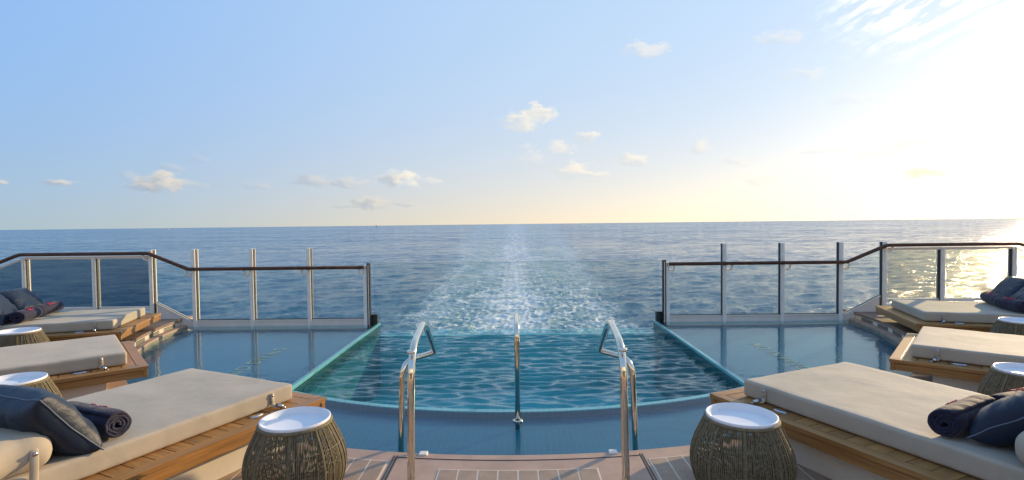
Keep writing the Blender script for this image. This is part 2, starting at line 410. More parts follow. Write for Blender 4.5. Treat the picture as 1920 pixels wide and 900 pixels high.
    def ctr(n, k_): return w.math('MULTIPLY', w.math('SUBTRACT', n, .5), k_)
    base = w.mix(w.math('MULTIPLY', inw, w.math('ADD', .55, w.math('MULTIPLY', near, .45))), (.010, .105, .170), (.065, .235, .24))
    w.l.new(w.mix(foam, base, (.86, .83, .78)), b.inputs['Base Color'])
    w.l.new(w.math('ADD', .12, w.math('MULTIPLY', foam, .45)), b.inputs['Roughness'])
    b.inputs['IOR'].default_value = 1.62
    n1 = w.noise(w.vmath('MULTIPLY', c, (.8, 1.4, 1)), 1.9, 6, .62, .3).outputs[0]
    h = w.math('ADD', w.math('MULTIPLY', n1, .20), w.math('MULTIPLY', foam, .10))
    bn = bump(w, b, h, 1., 1.)
    # wavelets far off show mostly the slopes that face the ship
    inv = w.vmath('NORMALIZE', w.comb(w.math('MULTIPLY', x, -1.), w.math('MULTIPLY', y, -1.), 0.))
    geo = w.node('ShaderNodeNewGeometry')
    slope = w.math('ADD', w.rng(rad, 80., 900., .02, .115, False), ctr(fld, .30))
    slope = w.math('ADD', w.math('ADD', slope, ctr(sA, .55)), w.math('ADD', ctr(sB, .85), ctr(sC, 1.0)))
    slope = w.math('MAXIMUM', slope, -.10)
    lat = w.vmath('CROSS_PRODUCT', inv, (0, 0, 1))
    sL = w.sep(w.noise(cs, .16, 5, .85, .2).outputs['Color'])[1]
    nn = w.vmath('NORMALIZE', w.vmath('ADD', w.vmath('ADD', geo.outputs['Normal'], w.vmath('SCALE', inv, slope)), w.vmath('SCALE', lat, ctr(sL, 1.5))))
    w.l.new(nn, bn.inputs['Normal'])
    me.materials.append(m)
    o = struct('sea', me, m); o.location = (0, 0, SEA)
build_sea()

# ------------------------------------------------------------------ pool and deck
PC = 9.2                      # centre of the pool's circles, on the ship's axis
FAR = 8.85
def circ(x, rad): return PC - math.sqrt(max(rad*rad-x*x, 0))
def ring_poly(r0, r1, a0, a1, n=40):         # angles from -Y, positive towards +X
    o = [(r1*math.sin(a0+(a1-a0)*i/n), PC-r1*math.cos(a0+(a1-a0)*i/n)) for i in range(n+1)]
    i_ = [(r0*math.sin(a1+(a0-a1)*i/n), PC-r0*math.cos(a1+(a0-a1)*i/n)) for i in range(n+1)]
    return o, i_
def ring(mb, r0, r1, a0, a1, z0, z1, n=40, rnd=None):
    vs = []; fs = []
    for i in range(n+1):
        a = a0+(a1-a0)*i/n; s_, c_ = math.sin(a), math.cos(a)
        vs += [(r0*s_, PC-r0*c_, z0), (r1*s_, PC-r1*c_, z0), (r1*s_, PC-r1*c_, z1), (r0*s_, PC-r0*c_, z1)]
    for i in range(n):
        for k in range(4):
            k2 = (k+1) % 4; fs.append((i*4+k, i*4+k2, i*4+4+k2, i*4+4+k))
    fs += [(0, 1, 2, 3), (n*4+3, n*4+2, n*4+1, n*4)]
    mb.add(vs, fs, rnd)
# shallow floor + water, in strips along x
def strip_sheet(name, xs, lo, hi, z, nj=2):
    vs = []; fs = []
    for x in xs:
        for j in range(nj): vs.append((x, lo(x)+(hi(x)-lo(x))*j/(nj-1), z))
    for i in range(len(xs)-1):
        for j in range(nj-1): fs.append((i*nj+j, (i+1)*nj+j, (i+1)*nj+j+1, i*nj+j+1))
    m = MB(); m.add(vs, fs); me = m.mesh(name)
    return me
PW, RI, RO = 2.30, 4.50, 5.58      # half width of the deep pool, its curved wall, the deck's curve
def merge(mbs):
    m = MB()
    for me in mbs:
        vs = [tuple(v.co) for v in me.vertices]; fs = [tuple(p.vertices) for p in me.polygons]; m.add(vs, fs)
    return m
def shallow(name, z, e):
    A = [(-RO+.0005)+i*(RO-PW-e)/60 for i in range(61)]
    parts = [strip_sheet(name, A, lambda x: circ(x, RO), lambda x: FAR, z),
             strip_sheet(name, [-a for a in A], lambda x: circ(x, RO), lambda x: FAR, z),
             strip_sheet(name, [-(PW+e)+i*2*(PW+e)/80 for i in range(81)], lambda x: circ(x, RO), lambda x: circ(x, RI+e), z)]
    return merge(parts).mesh(name)
struct('shallow_pool_floor', shallow('shallow_pool_floor', -.06, .05), MAT['tile'])
struct('shallow_water', shallow('shallow_water', 0., .047), MAT['shallow_water'])
# basin of the deep pool: walls with their rims
def arc_wall(mb, r0, r1, z0, z1, n=80):
    a = math.asin(PW/r0); ring(mb, r0, r1, -a, a, z0, z1, n)
rim = MB()
yc = circ(PW, RI)
for s in (-1, 1):
    x0, x1 = sorted((s*PW, s*(PW+.048))); rim.box(x0, x1, yc-.03, FAR+.12, -.03, .006)
arc_wall(rim, RI, RI+.07, -.03, .002)
bw = MB(); arc_wall(bw, RI+.0705, RI+.078, -.1, -.004); struct('shallow_pool_wall', bw.mesh('shallow_pool_wall'), MAT['tile'])
struct('pool_rim', rim.mesh('pool_rim'), MAT['tile_rim'], .004)
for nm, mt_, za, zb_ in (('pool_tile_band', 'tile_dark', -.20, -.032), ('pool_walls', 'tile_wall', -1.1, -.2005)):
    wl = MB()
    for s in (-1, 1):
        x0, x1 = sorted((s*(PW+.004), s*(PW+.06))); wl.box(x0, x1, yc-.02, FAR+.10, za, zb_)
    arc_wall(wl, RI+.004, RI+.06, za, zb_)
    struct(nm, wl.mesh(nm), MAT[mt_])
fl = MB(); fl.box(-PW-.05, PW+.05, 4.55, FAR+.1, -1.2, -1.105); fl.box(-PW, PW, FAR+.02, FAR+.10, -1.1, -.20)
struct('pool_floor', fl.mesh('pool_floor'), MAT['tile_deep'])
def deep_water():
    nx, ny = 400, 380
    u = np.linspace(-1, 1, nx)[None, :]; t = np.linspace(0, 1, ny)[:, None]
    X = u*(PW-.002)+0*t; lo = PC-np.sqrt(RI**2-X**2)+.004; hi = FAR+.10
    Y = lo+(hi-lo)*t; Z = np.zeros_like(X); rng = np.random.RandomState(5)
    for i in range(64):
        lam = .085*(.34/.085)**rng.rand(); a = R(90)+rng.normal()*(.14 if lam > .2 else .26); kx, ky = math.cos(a), math.sin(a)
        Z += .0105*lam**.97*(.5+rng.rand())*np.sin(2*math.pi/lam*(kx*X+ky*Y)+rng.rand()*6.28+.8*np.sin(X*1.3+i))
    for cx, cy in ((PW+.3, 6.6), (-PW-.2, 7.4)):   # choppy cross ripples thrown back by the side walls
        rr = np.sqrt((X-cx)**2+(Y-cy)**2); Z += .004*np.exp(-np.abs(X-cx)/.7)*(np.sin(rr*38)+np.sin(rr*27+Y*9))
    Z *= np.clip((hi-Y)/.12, .55, 1)
    Z -= .05*np.clip((Y-hi+.06)/.06, 0, 1)**2
    me = grid_mesh('pool_water', np.stack([X, Y, Z-.115], -1), nx, ny)
    struct('pool_water', me, MAT['deep_water'])
deep_water()

# deck
dk = MB(); HX = .84
def deck_sheet(mb, a0, a1, r0, r1, z0, z1, n=40): ring(mb, r0, r1, a0, a1, z0, z1, n)
deck_sheet(dk, -R(86), R(86), 5.50, 14, -.5, .026, 120)
bx = MB()
struct('deck', dk.mesh('deck'), MAT['deckc'])
aft = MB(); aft.box(-16, 16, -14, -4.0, -.5, .022); struct('deck_aft', aft.mesh('deck_aft'), MAT['deckc'])
# raised centre hatch with a curved front lip
hp = [(-HX, -1.5)] + [(HX, -1.5)] + [(x, circ(x, 5.545)) for x in [HX-i*2*HX/30 for i in range(31)]]
h = MB(); h.prism(hp, .0, .034); hatch = struct('deck_hatch', h.mesh('deck_hatch'), MAT['deckc'], .004)
g = MB()
for s in (-1, 1):
    for o_ in (0., .018):
        x = s*(HX+.012+o_); g.box(x-.0025, x+.0025, -1.5, circ(x, 5.56), .0262, .030)
g.tube([(x, circ(x, 5.60), .0345) for x in [HX-i*2*HX/30 for i in range(31)]], .0035, 6)
struct('deck_joint', g.mesh('deck_joint'), MAT['caulk'])
# planked insets with pale caulking
pl = MB(); ck = MB()
def inset(x0, x1, rtop, pitch, z, y0=-1.4):
    n = int(round((x1-x0)/pitch)); p = (x1-x0)/n; g_ = .006
    for i in range(n):
        a, b_ = x0+i*p+g_, x0+(i+1)*p-g_
        pl.prism([(a, y0), (b_, y0), (b_, circ(b_, rtop)), (a, circ(a, rtop))], z-.002, z+.003)
    ck.prism([(x0-g_, y0)]+[(x1+g_, y0)]+[(x, circ(x, rtop-.012)) for x in [x1+g_-i*(x1-x0+2*g_)/20 for i in range(21)]], z-.004, z+.001)
inset(-.52, .52, 5.76, .13, .036)
inset(-2.2, -HX-.06, 5.66, .115, .028); inset(HX+.06, 2.2, 5.66, .115, .028)
struct('deck_planks', pl.mesh('deck_planks'), MAT['deckplank'])
struct('deck_caulk', ck.mesh('deck_caulk'), MAT['deckcaulk'])
tb = MB()
for s in (-1, 1): tb.box(min(s*.64, s*.70), max(s*.64, s*.70), circ(.68, 5.545)-.01, circ(.68, 5.49), -.02, .042)
lip = struct('deck_lip', tb.mesh('deck_lip'), MAT['cream'], .006)

# plinth steps beside the far beds, with ventilation grilles
for s in (-1, 1):
    root = empty('pool_step', (0, 0, 0))
    tag(root, 'low teak topped step with vent slots below the far %s bed' % ('left' if s < 0 else 'right'), 'step', 'vented pool steps')
    a0, a1 = R(62)*s, R(89.3)*s
    if s < 0: a0, a1 = a1, a0
    t_ = MB(); ring(t_, 5.58, 8.4, a0, a1, .095, .135, 30)
    link('tread', t_.mesh('tread'), MAT['teak_grey'], root, .004)
    f_ = MB(); ring(f_, 5.60, 5.66, a0, a1, -.25, .095, 30)
    fo = link('riser', f_.mesh('riser'), MAT['cream_base'], root)
    for q in range(4):
        c0 = R(66.5+q*5.2)*s
        sl = MB()
        for k in range(3):
            b0, b1 = c0-R(1.75)*s, c0+R(1.75)*s
            if b0 > b1: b0, b1 = b1, b0
            ring(sl, 5.592, 5.604, b0, b1, .020+k*.022, .031+k*.022, 6)
        link('vent', sl.mesh('vent'), MAT['gasket'], root)

# unseen superstructure added behind the camera: sunlit fill, and reflections for the metal
sp = MB(); sp.box(-14, 14, -9.3, -9, 0, 6); sp.box(-14, 14, -9, -6.5, 3.1, 3.3)
for x in (-12, -6, 6, 12): sp.box(x-.15, x+.15, -6.9, -6.6, 0, 3.1)
st = link('superstructure_fill', sp.mesh('superstructure_fill'), MAT['cream'])
tag(st, 'unseen superstructure wall and canopy, added behind the pool deck as sunlit fill', 'building')
for x in (-10, -6, -2, 2, 6, 10):
    p = MB(); p.box(x-1.7, x+1.7, -8.99, -8.95, .3, 2.5); link('window', p.mesh('window'), MAT['block'], st)
hl = MB(); hl.box(-9.2, 9.2, -14, 9.05, -13.5, -1.55); struct('ship_hull', hl.mesh('ship_hull'), MAT['hull'])

# ------------------------------------------------------------------ railings
YR = 8.82
PX = [2.50, 3.43, 4.38, 5.34, 6.05, 7.0, 8.17]
def railing(s):
    side = 'left' if s < 0 else 'right'
    root = empty('pool_railing', (0, 0, 0))
    tag(root, 'white posted glass railing with dark brown handrail on the %s of the pool' % side, 'railing', 'glass railings at the stern')
    def bx_(name, mat, x0, x1, y0, y1, z0, z1, bev=.004, parent=root):
        m = MB(); m.box(min(s*x0, s*x1), max(s*x0, s*x1), y0, y1, z0, z1); return link(name, m.mesh(name), mat, parent, bev)
    for i, x in enumerate(PX):
        m = MB()
        zt = 1.29 if i in (1, 2, 3, 4) else (1.01 if i == 0 else 1.185)
        zb = -.05 if i < 4 else .12
        if i == 0:
            m.box(s*x-.028, s*x+.028, YR-.05, YR+.03, zb, zt-.02)
            p = link('post', m.mesh('post'), MAT['post'], root, .004)
            d = MB(); xx = s*(x-.055); d.box(xx-.026, xx+.026, YR-.045, YR+.035, -.05, 1.03); link('end_channel', d.mesh('end_channel'), MAT['dark_metal'], root, .004)
            d = MB(); xx = s*(x-.056); d.box(xx-.006, xx+.006, YR-.050, YR-.0455, .0, 1.0); link('channel_strip', d.mesh('channel_strip'), MAT['post'], root)
        else:
            m.box(s*x-.030, s*x+.030, YR-.055, YR+.055, zb, zt)
            m.box(s*x-.012, s*x+.012, YR-.068, YR-.0545, zb, zt-.004)
            p = link('post', m.mesh('post'), MAT['post'], root, .005)
            e = MB(); e.box(s*x-s*.036-.004, s*x-s*.036+.004, YR-.03, YR+.02, max(zb, .1), zt-.002); link('gasket', e.mesh('gasket'), MAT['gasket'], root)
        if i < 5:    # bracket that carries the handrail
            zr = .94 if i < 4 else 1.21
            xo = s*(x+.045) if i else s*(x+.03)
            b = MB()
            b.tube(fillet([(xo, YR-.02, zr-.085), (xo+s*.045, YR-.045, zr-.085), (xo+s*.062, YR-.06, zr-.05), (xo+s*.062, YR-.075, zr+.01)], .02, 4), .021, 8, True, (1, .7))
            link('bracket', b.mesh('bracket', True), MAT['post'], root)
    # handrail
    pts = [(s*(PX[0]+.0), YR-.085, .965), (s*5.40, YR-.085, .965), (s*6.06, YR-.085, 1.235), (s*8.20, YR-.085, 1.235), (s*9.2, YR-.085, .86)]
    m = MB(); m.tube(fillet(pts, .05, 5), .034, 14, True, (.85, 1.15)); link('handrail', m.mesh('handrail', True), MAT['rail'], root)
    c = MB(); c.box(s*(PX[0])-.02, s*(PX[0])+.02, YR-.105, YR-.05, .94, .99); link('rail_end_cap', c.mesh('rail_end_cap'), MAT['steel'], root, .004)
    # sills
    sill = MB(); sill.box(min(s*2.53, s*5.42), max(s*2.53, s*5.42), YR-.02, YR+.04, -.05, .085); 
    sill.box(min(s*2.53, s*5.42), max(s*2.53, s*5.42), YR-.03, YR+.045, .085, .108)
    y0, y1 = YR-.02, YR+.04
    xs = [(5.42, -.05, .106), (5.98, .09, .40)]
    vs = []
    for (x, zb, zt) in xs: vs += [(s*x, y0, zb), (s*x, y1, zb), (s*x, y1, zt), (s*x, y0, zt)]
    sill.add(vs, [(0, 1, 2, 3), (7, 6, 5, 4), (0, 4, 5, 1), (1, 5, 6, 2), (2, 6, 7, 3), (3, 7, 4, 0)])
    vs = []
    for (x, zb, zt) in [(5.42, .085, .108), (5.995, .38, .405)]: vs += [(s*x, YR-.03, zb), (s*x, YR+.045, zb), (s*x, YR+.045, zt), (s*x, YR-.03, zt)]
    sill.add(vs, [(0, 1, 2, 3), (7, 6, 5, 4), (0, 4, 5, 1), (1, 5, 6, 2), (2, 6, 7, 3), (3, 7, 4, 0)])
    link('sill', sill.mesh('sill'), MAT['cream'], root)
    gk = MB(); gk.box(min(s*2.53, s*5.42), max(s*2.53, s*5.42), YR-.012, YR+.02, .1085, .118)
    gk.tube([(s*5.42, YR, .113), (s*5.995, YR, .410)], .007, 4); link('gasket', gk.mesh('gasket'), MAT['gasket'], root)
    bx_('kick_panel', MAT['cream'], 6.10, 9.2, YR-.01, YR+.03, .0, .255)
    bx_('lower_rail', MAT['cream'], 6.10, 9.2, YR-.02, YR+.03, .300, .345)
    bx_('upper_rail', MAT['cream'], 6.10, 8.13, YR-.045, YR+.03, 1.150, 1.192)
    o = MB(); o.tube([(s*8.2, YR-.01, 1.162), (s*9.2, YR-.01, .79)], .016, 4); link('upper_rail', o.mesh('upper_rail'), MAT['cream'], root)
    # glass
    for i in range(3):
        bx_('glass_panel', MAT['glass'], PX[i]+.05, PX[i+1]-.045, YR-.004, YR+.004, .118, .95, 0)
    v = MB(); a, b_ = 5.39, 6.0
    def slab(v, poly, t=.004):
        vs = [(s*x, YR-t, z) for x, z in poly]+[(s*x, YR+t, z) for x, z in poly]; n = len(poly)
        v.add(vs, [tuple(range(n)), tuple(range(2*n-1, n-1, -1))]+[(i, n+i, n+(i+1) % n, (i+1) % n) for i in range(n)])
    slab(v, [(a, .12), (b_, .42), (b_, 1.17), (a, .95)]); link('glass_panel', v.mesh('glass_panel'), MAT['glass'], root)
    for (a, b_) in ((6.12, 6.94), (7.075, 8.10)):
        bx_('tinted_pane', MAT['tinted_glass_shaded' if s < 0 else 'tinted_glass_lit'], a, b_, YR-.004, YR+.004, .348, 1.148, 0)
    v = MB(); slab(v, [(8.24, .348), (9.2, .348), (9.2, .78), (8.24, 1.13)]); link('tinted_pane', v.mesh('tinted_pane'), MAT['tinted_glass_shaded' if s < 0 else 'tinted_glass_lit'], root)
    # block at the infinity edge
    bx_('edge_block', MAT['block'], 2.33, 2.555, YR+.04, YR+.13, -.12, .165)
for s in (-1, 1): railing(s)
gs = MB(); gs.box(-2.42, 2.42, YR+.175, YR+.187, -.5, 1.005)
ga = link('glass_screen', gs.mesh('glass_screen'), MAT['glass']); tag(ga, 'frameless clear glass screen across the infinity edge between the dark end posts', 'glass screen')
ge = MB(); ge.box(-2.42, 2.42, YR+.174, YR+.188, 1.0055, 1.0125); link('polished_edge', ge.mesh('polished_edge'), simple('glass_edge', (.55, .66, .62), .15), ga)

# ------------------------------------------------------------------ pool grab rails
def grab(s, label):
    o = empty('grab_rail', (s*.60, 3.0, 0)); tag(o, label, 'grab rail', 'polished steel pool grab rails')
    P = lambda x, y, z: (s*x-s*.60, y-3.0, z)
    path = fillet([P(.612, 2.98, .0), P(.600, 3.0, .94), P(.63, 3.60, 1.00), P(.640, 4.14, .655), P(.845, 3.90, .645), P(.868, 3.86, -.25)], [.20, .17, .06, .12], 12)
    m = MB(); m.tube(path, .0215, 20); link('tube', m.mesh('tube', True), MAT['steel'], o)
    c = MB(); c.lathe([(.0, .0), (.045, .034), (.045, .040), (.024, .050), (.022, .050)], 24, (s*.012, -.02)); link('floor_flange', c.mesh('floor_flange', True), MAT['steel'], o)
    c = MB(); c.tube([(0.0005*s, .0005, .925), (0, 0, .94)], .0228, 20); link('weld_collar', c.mesh('weld_collar', True), MAT['steel'], o)
grab(-1, 'steel grab rail left of centre, standing on the deck edge')
grab(1, 'steel grab rail right of centre, standing on the deck edge')
o = empty('grab_rail', (0, 4.42, 0)); tag(o, 'steel grab rail in the middle, standing in the shallow water', 'grab rail', 'polished steel pool grab rails')
m = MB(); m.tube(fillet([(0, 0, -.168), (0, 0, .80), (0, .62, .80), (0, .62, -1.0)], .13, 10), .0215, 20); link('tube', m.mesh('tube', True), MAT['steel'], o)
c = MB(); c.lathe([(.0225, .012), (.042, .010), (.042, .002), (.0225, .002)], 24); link('floor_flange', c.mesh('floor_flange', True), MAT['steel'], o)

# ------------------------------------------------------------------ depth lettering on the shelves
fm = MAT['letters'] = simple('yellow_tile_letters', (.36, .37, .24), .4)
for s in (-1, 1):
    fc = bpy.data.curves.new('lettering', 'FONT'); fc.body = 'NO DIVING'; fc.size = .235; fc.align_x = 'CENTER'; fc.align_y = 'CENTER'; fc.extrude = .002; fc.space_character = 1.15
    to = bpy.data.objects.new('tmp', fc); col.objects.link(to)
    dg = bpy.context.evaluated_depsgraph_get(); me = bpy.data.meshes.new_from_object(to.evaluated_get(dg)); bpy.data.objects.remove(to)
    me.name = 'pool_lettering'; me.materials.clear()
    l = link('pool_lettering', me, fm); l.location = (s*3.30, 6.75, -.0555); l.rotation_euler = (0, 0, R(90) if s < 0 else R(-90))
    tag(l, 'yellow NO DIVING lettering on the floor of the %s shallow shelf' % ('left' if s < 0 else 'right'), 'lettering', 'pool floor lettering')

# ------------------------------------------------------------------ beds
def rbox_mesh(name, x0, x1, y0, y1, z0, z1, r, nx, ny, amp=.004, seed=0, bulge=0.):
    """soft rounded box: x along the bed, y across"""
    bm = bmesh.new(); bmesh.ops.create_cube(bm, size=1)
    for v in bm.verts: v.co = Vector(((x0+x1)/2+v.co.x*(x1-x0), (y0+y1)/2+v.co.y*(y1-y0), (z0+z1)/2+v.co.z*(z1-z0)))
    me = bpy.data.meshes.new('t'); 
    def cut(axis, pts):
        for p in pts:
            n = [0, 0, 0]; n[axis] = 1; c = [0, 0, 0]; c[axis] = p
            bmesh.ops.bisect_plane(bm, geom=bm.verts[:]+bm.edges[:]+bm.faces[:], plane_co=c, plane_no=n)
    def spread(a, b, n):
        L = [a+r*t for t in (.15, .4, .7, 1)]+[a+r+(b-a-2*r)*(i+1)/(n+1) for i in range(n)]+[b-r*t for t in (1, .7, .4, .15)]
        return L
    cut(0, spread(x0, x1, nx)); cut(1, spread(y0, y1, ny)); cut(2, spread(z0, z1, 3))
    from mathutils import noise
    for v in bm.verts:
        c = v.co
        q = Vector((min(max(c.x, x0+r), x1-r), min(max(c.y, y0+r), y1-r), min(max(c.z, z0+r), z1-r)))
        d = c-q
        if d.length > 1e-6:
            # superellipse projection to the rounded corner
            m = max(abs(d.x), abs(d.y), abs(d.z)); v.co = q + d.normalized()*m
        n1 = noise.noise(v.co*4+Vector((seed, 0, 0))); n2 = noise.noise(v.co*13+Vector((0, seed, 0)))
        nrm = (v.co-Vector(((x0+x1)/2, (y0+y1)/2, (z0+z1)/2)))
        up = 1 if v.co.z > z1-r*.5 else .3
        v.co.z += (amp*n1*1.1+amp*.5*n2)*up*(1 if v.co.z > z0+.02 else 0)
        side = 1 if abs(nrm.y) > (y1-y0)/2-r*.5 else 0
        v.co.y += side*amp*(noise.noise(Vector((v.co.x*16, 0, seed+v.co.z*3)))*1.2)
        if bulge: v.co.z += bulge*(1-((2*nrm.x/(x1-x0))**2))*(1-((2*nrm.y/(y1-y0))**2)) if v.co.z > (z0+z1)/2 else 0
    bm.to_mesh(me); bm.free(); me.name = name
    at = me.attributes.new('rnd', 'FLOAT', 'FACE')
    me.polygons.foreach_set('use_smooth', [True]*len(me.polygons)); me.update(); return me
BED = {}
def bed_meshes():
    B = BED
    F, W, L = -.15, .775, 2.25          # front overhang, half width, length
    bo = .085
    m = MB()
    z0, z1 = .296, .328
    def q(a, b, c, d): m.prism([a, b, c, d], z0, z1)
    g_ = .0035
    q((F, -W), (F+bo, -W+bo), (F+bo, W-bo), (F, W))            # front board (ordered below by recalc)
    q((F+g_*2, W), (F+bo, W-bo+g_), (L, W-bo+g_), (L, W))
    q((F+g_*2, -W), (L, -W), (L, -W+bo-g_), (F+bo, -W+bo-g_))
    B['border'] = m.mesh('border_boards')
    m = MB(); p = .115; x = F+bo+.005
    while x < L:
        m.box(x, min(x+p-.006, L), -W+bo+.003, W-bo-.003, z0, z1-.001); x += p
    B['planks'] = m.mesh('planks')
    m = MB(); m.box(F+.03, L-.01, -W+.03, W-.03, .23, z0+.022); B['under'] = m.mesh('caulk_bed')
    m = MB()
    m.box(F+.012, F+.04, -W+.012, W-.012, .225, .291); m.box(F+.041, L, W-.04, W-.012, .225, .291); m.box(F+.041, L, -W+.012, -W+.04, .225, .291)
    for s in (-1, 1): m.box(F+.008, F+.045, s*(W-.024)-.018, s*(W-.024)+.018, .22, .294)
    B['fascia'] = m.mesh('fascia')
    m = MB(); m.box(.17, L-.1, -.66, .66, -.02, .229); B['base'] = m.mesh('base')
    B['mattress'] = rbox_mesh('mattress', 0, 1.98, -.59, .59, .331, .455, .022, 34, 22, .0045, 3)
    B['bolster'] = rbox_mesh('bolster', 1.50, 2.06, -.60, .60, .450, .64, .085, 14, 20, .012, 9, .02)
    # strap with snap, and the shackle that ties it to the teak
    def strap(s, u):
        m = MB()
        ys = s*.594
        m.box(u-.016, u+.016, min(ys, ys+s*.006), max(ys, ys+s*.006), .36, .435)
        m.tube(fillet([(u, ys+s*.004, .366), (u+.004, ys+s*.022, .346), (u-.01, ys+s*.05, .344)], .02, 4), .013, 8, True, (.4, 1.2))
        k = MB()
        k.tube([(u, ys+s*.005, .42), (u, ys+s*.014, .42)], .009, 10)
        k.tube([(u-.01, ys+s*.035, .353), (u-.02, ys+s*.085, .346)], [.017, .013], 10)
        k.tube(fillet([(u-.015, ys+s*.05, .346), (u-.028, ys+s*.075, .331), (u-.05, ys+s*.080, .332)], .01, 4), .006, 8)
        k.tube([(u-.02, ys+s*.075, .329), (u-.02, ys+s*.075, .358)], .008, 10)
        e = MB(); vs = []
        n = 20
        c0 = (u+.16, ys+s*.035)
        vs = [(c0[0]+.055*math.cos(6.283*i/n), c0[1]+s*.022*math.sin(6.283*i/n), .3285) for i in range(n)] + [(c0[0]+.045*math.cos(6.283*i/n), c0[1]+s*.017*math.sin(6.283*i/n), .336) for i in range(n)]
        e.add(vs, [tuple(range(n, 2*n))]+[(i, (i+1) % n, n+(i+1) % n, n+i) for i in range(n)])
        return m.mesh('strap', True), k.mesh('shackle', True), e.mesh('pad_eye')
    B['straps'] = [strap(-1, .20), strap(1, .20)]
    def bstrap(s):
        m = MB(); ys = s*.605
        m.tube([(1.60, ys-s*.03, .60), (1.605, ys, .56), (1.61, ys+s*.008, .50), (1.61, ys-s*.002, .42), (1.61, ys, .36)], .018, 8, True, (.25, 1.))
        k = MB(); k.tube([(1.604, ys+s*.002, .555), (1.604, ys+s*.012, .553)], .010, 12)
        return m.mesh('strap', True), k.mesh('snap', True)
    B['bstraps'] = [bstrap(-1), bstrap(1)]
bed_meshes()
def place(a, rad):
    """front-centre of a bed (or a table's centre) on the circle round the pool; a measured from -Y towards +X"""
    return Vector((rad*math.sin(a), PC-rad*math.cos(a), 0)), a - math.pi/2     # local +x points outward
def mk_bed(a, rad, label):
    loc, rz = place(a, rad); o = empty('sun_bed', loc, rz); tag(o, label, 'sun bed', 'sun beds set round the pool')
    link('border_boards', BED['border'], MAT['teak_border'], o, .002); link('planks', BED['planks'], MAT['teak'], o, .0015)
    link('plank_backing', BED['under'], MAT['caulk'], o); link('fascia', BED['fascia'], MAT['teak_border'], o, .003)
    link('base', BED['base'], MAT['cream_base'], o, .004)
    mt = link('mattress', BED['mattress'], MAT['fabric'], o); bl = link('bolster', BED['bolster'], MAT['fabric'], o)
    for st_, k, e in BED['straps']:
        t = link('strap', st_, MAT['fabric'], mt); link('shackle', k, MAT['buckle'], o); link('pad_eye', e, MAT['buckle'], o)
    for st_, k in BED['bstraps']:
        t = link('strap', st_, MAT['fabric'], bl); link('snap', k, MAT['buckle'], bl)
    return o, Matrix.Translation(loc) @ Matrix.Rotation(rz, 4, 'Z')
# pillow and rolled towels
def pillow_mesh():
    from mathutils import noise
    bm = bmesh.new(); N = 34; vs = {}
    W, Hh, T = .29, .23, .105
    for side in (1, -1):
        for i in range(N+1):
            for j in range(N+1):
                u = -1+2*i/N; v = -1+2*j/N
                edge = i in (0, N) or j in (0, N)
                if side == -1 and edge: vs[(side, i, j)] = vs[(1, i, j)]; continue
                pin = 1-.10*(1-abs(u)**3)*(abs(v)**4); pin2 = 1-.10*(1-abs(v)**3)*(abs(u)**4)
                h = T*(max(0, (1-u**4))*max(0, (1-v**4)))**.5
                p = Vector((u*W*pin2, v*Hh*pin, side*h))
                r = max(abs(u), abs(v))
                ang = math.atan2(v, u)
                p.z += side*(.010*noise.noise(Vector((math.cos(ang)*5, math.sin(ang)*5, side*3.1)))*2.2*r*(1-r**6) + .008*noise.noise(p*9+Vector((0, 0, 7*side))))
                vs[(side, i, j)] = bm.verts.new(p)
    for side in (1, -1):
        for i in range(N):
            for j in range(N):
                q = [vs[(side, i, j)], vs[(side, i+1, j)], vs[(side, i+1, j+1)], vs[(side, i, j+1)]]
                if side < 0: q.reverse()
                bm.faces.new(q)
    ed = [vs[(1, i, 0)].co.copy() for i in range(N)]+[vs[(1, N, j)].co.copy() for j in range(N)]+[vs[(1, N-i, N)].co.copy() for i in range(N)]+[vs[(1, 0, N-j)].co.copy() for j in range(N+1)]
    me = bpy.data.meshes.new('pillow'); bm.to_mesh(me); bm.free()
    me.polygons.foreach_set('use_smooth', [True]*len(me.polygons))
    p = MB(); p.tube(ed, .0035, 6, False); return me, p.mesh('piping', True)
PIL, PIP = pillow_mesh()
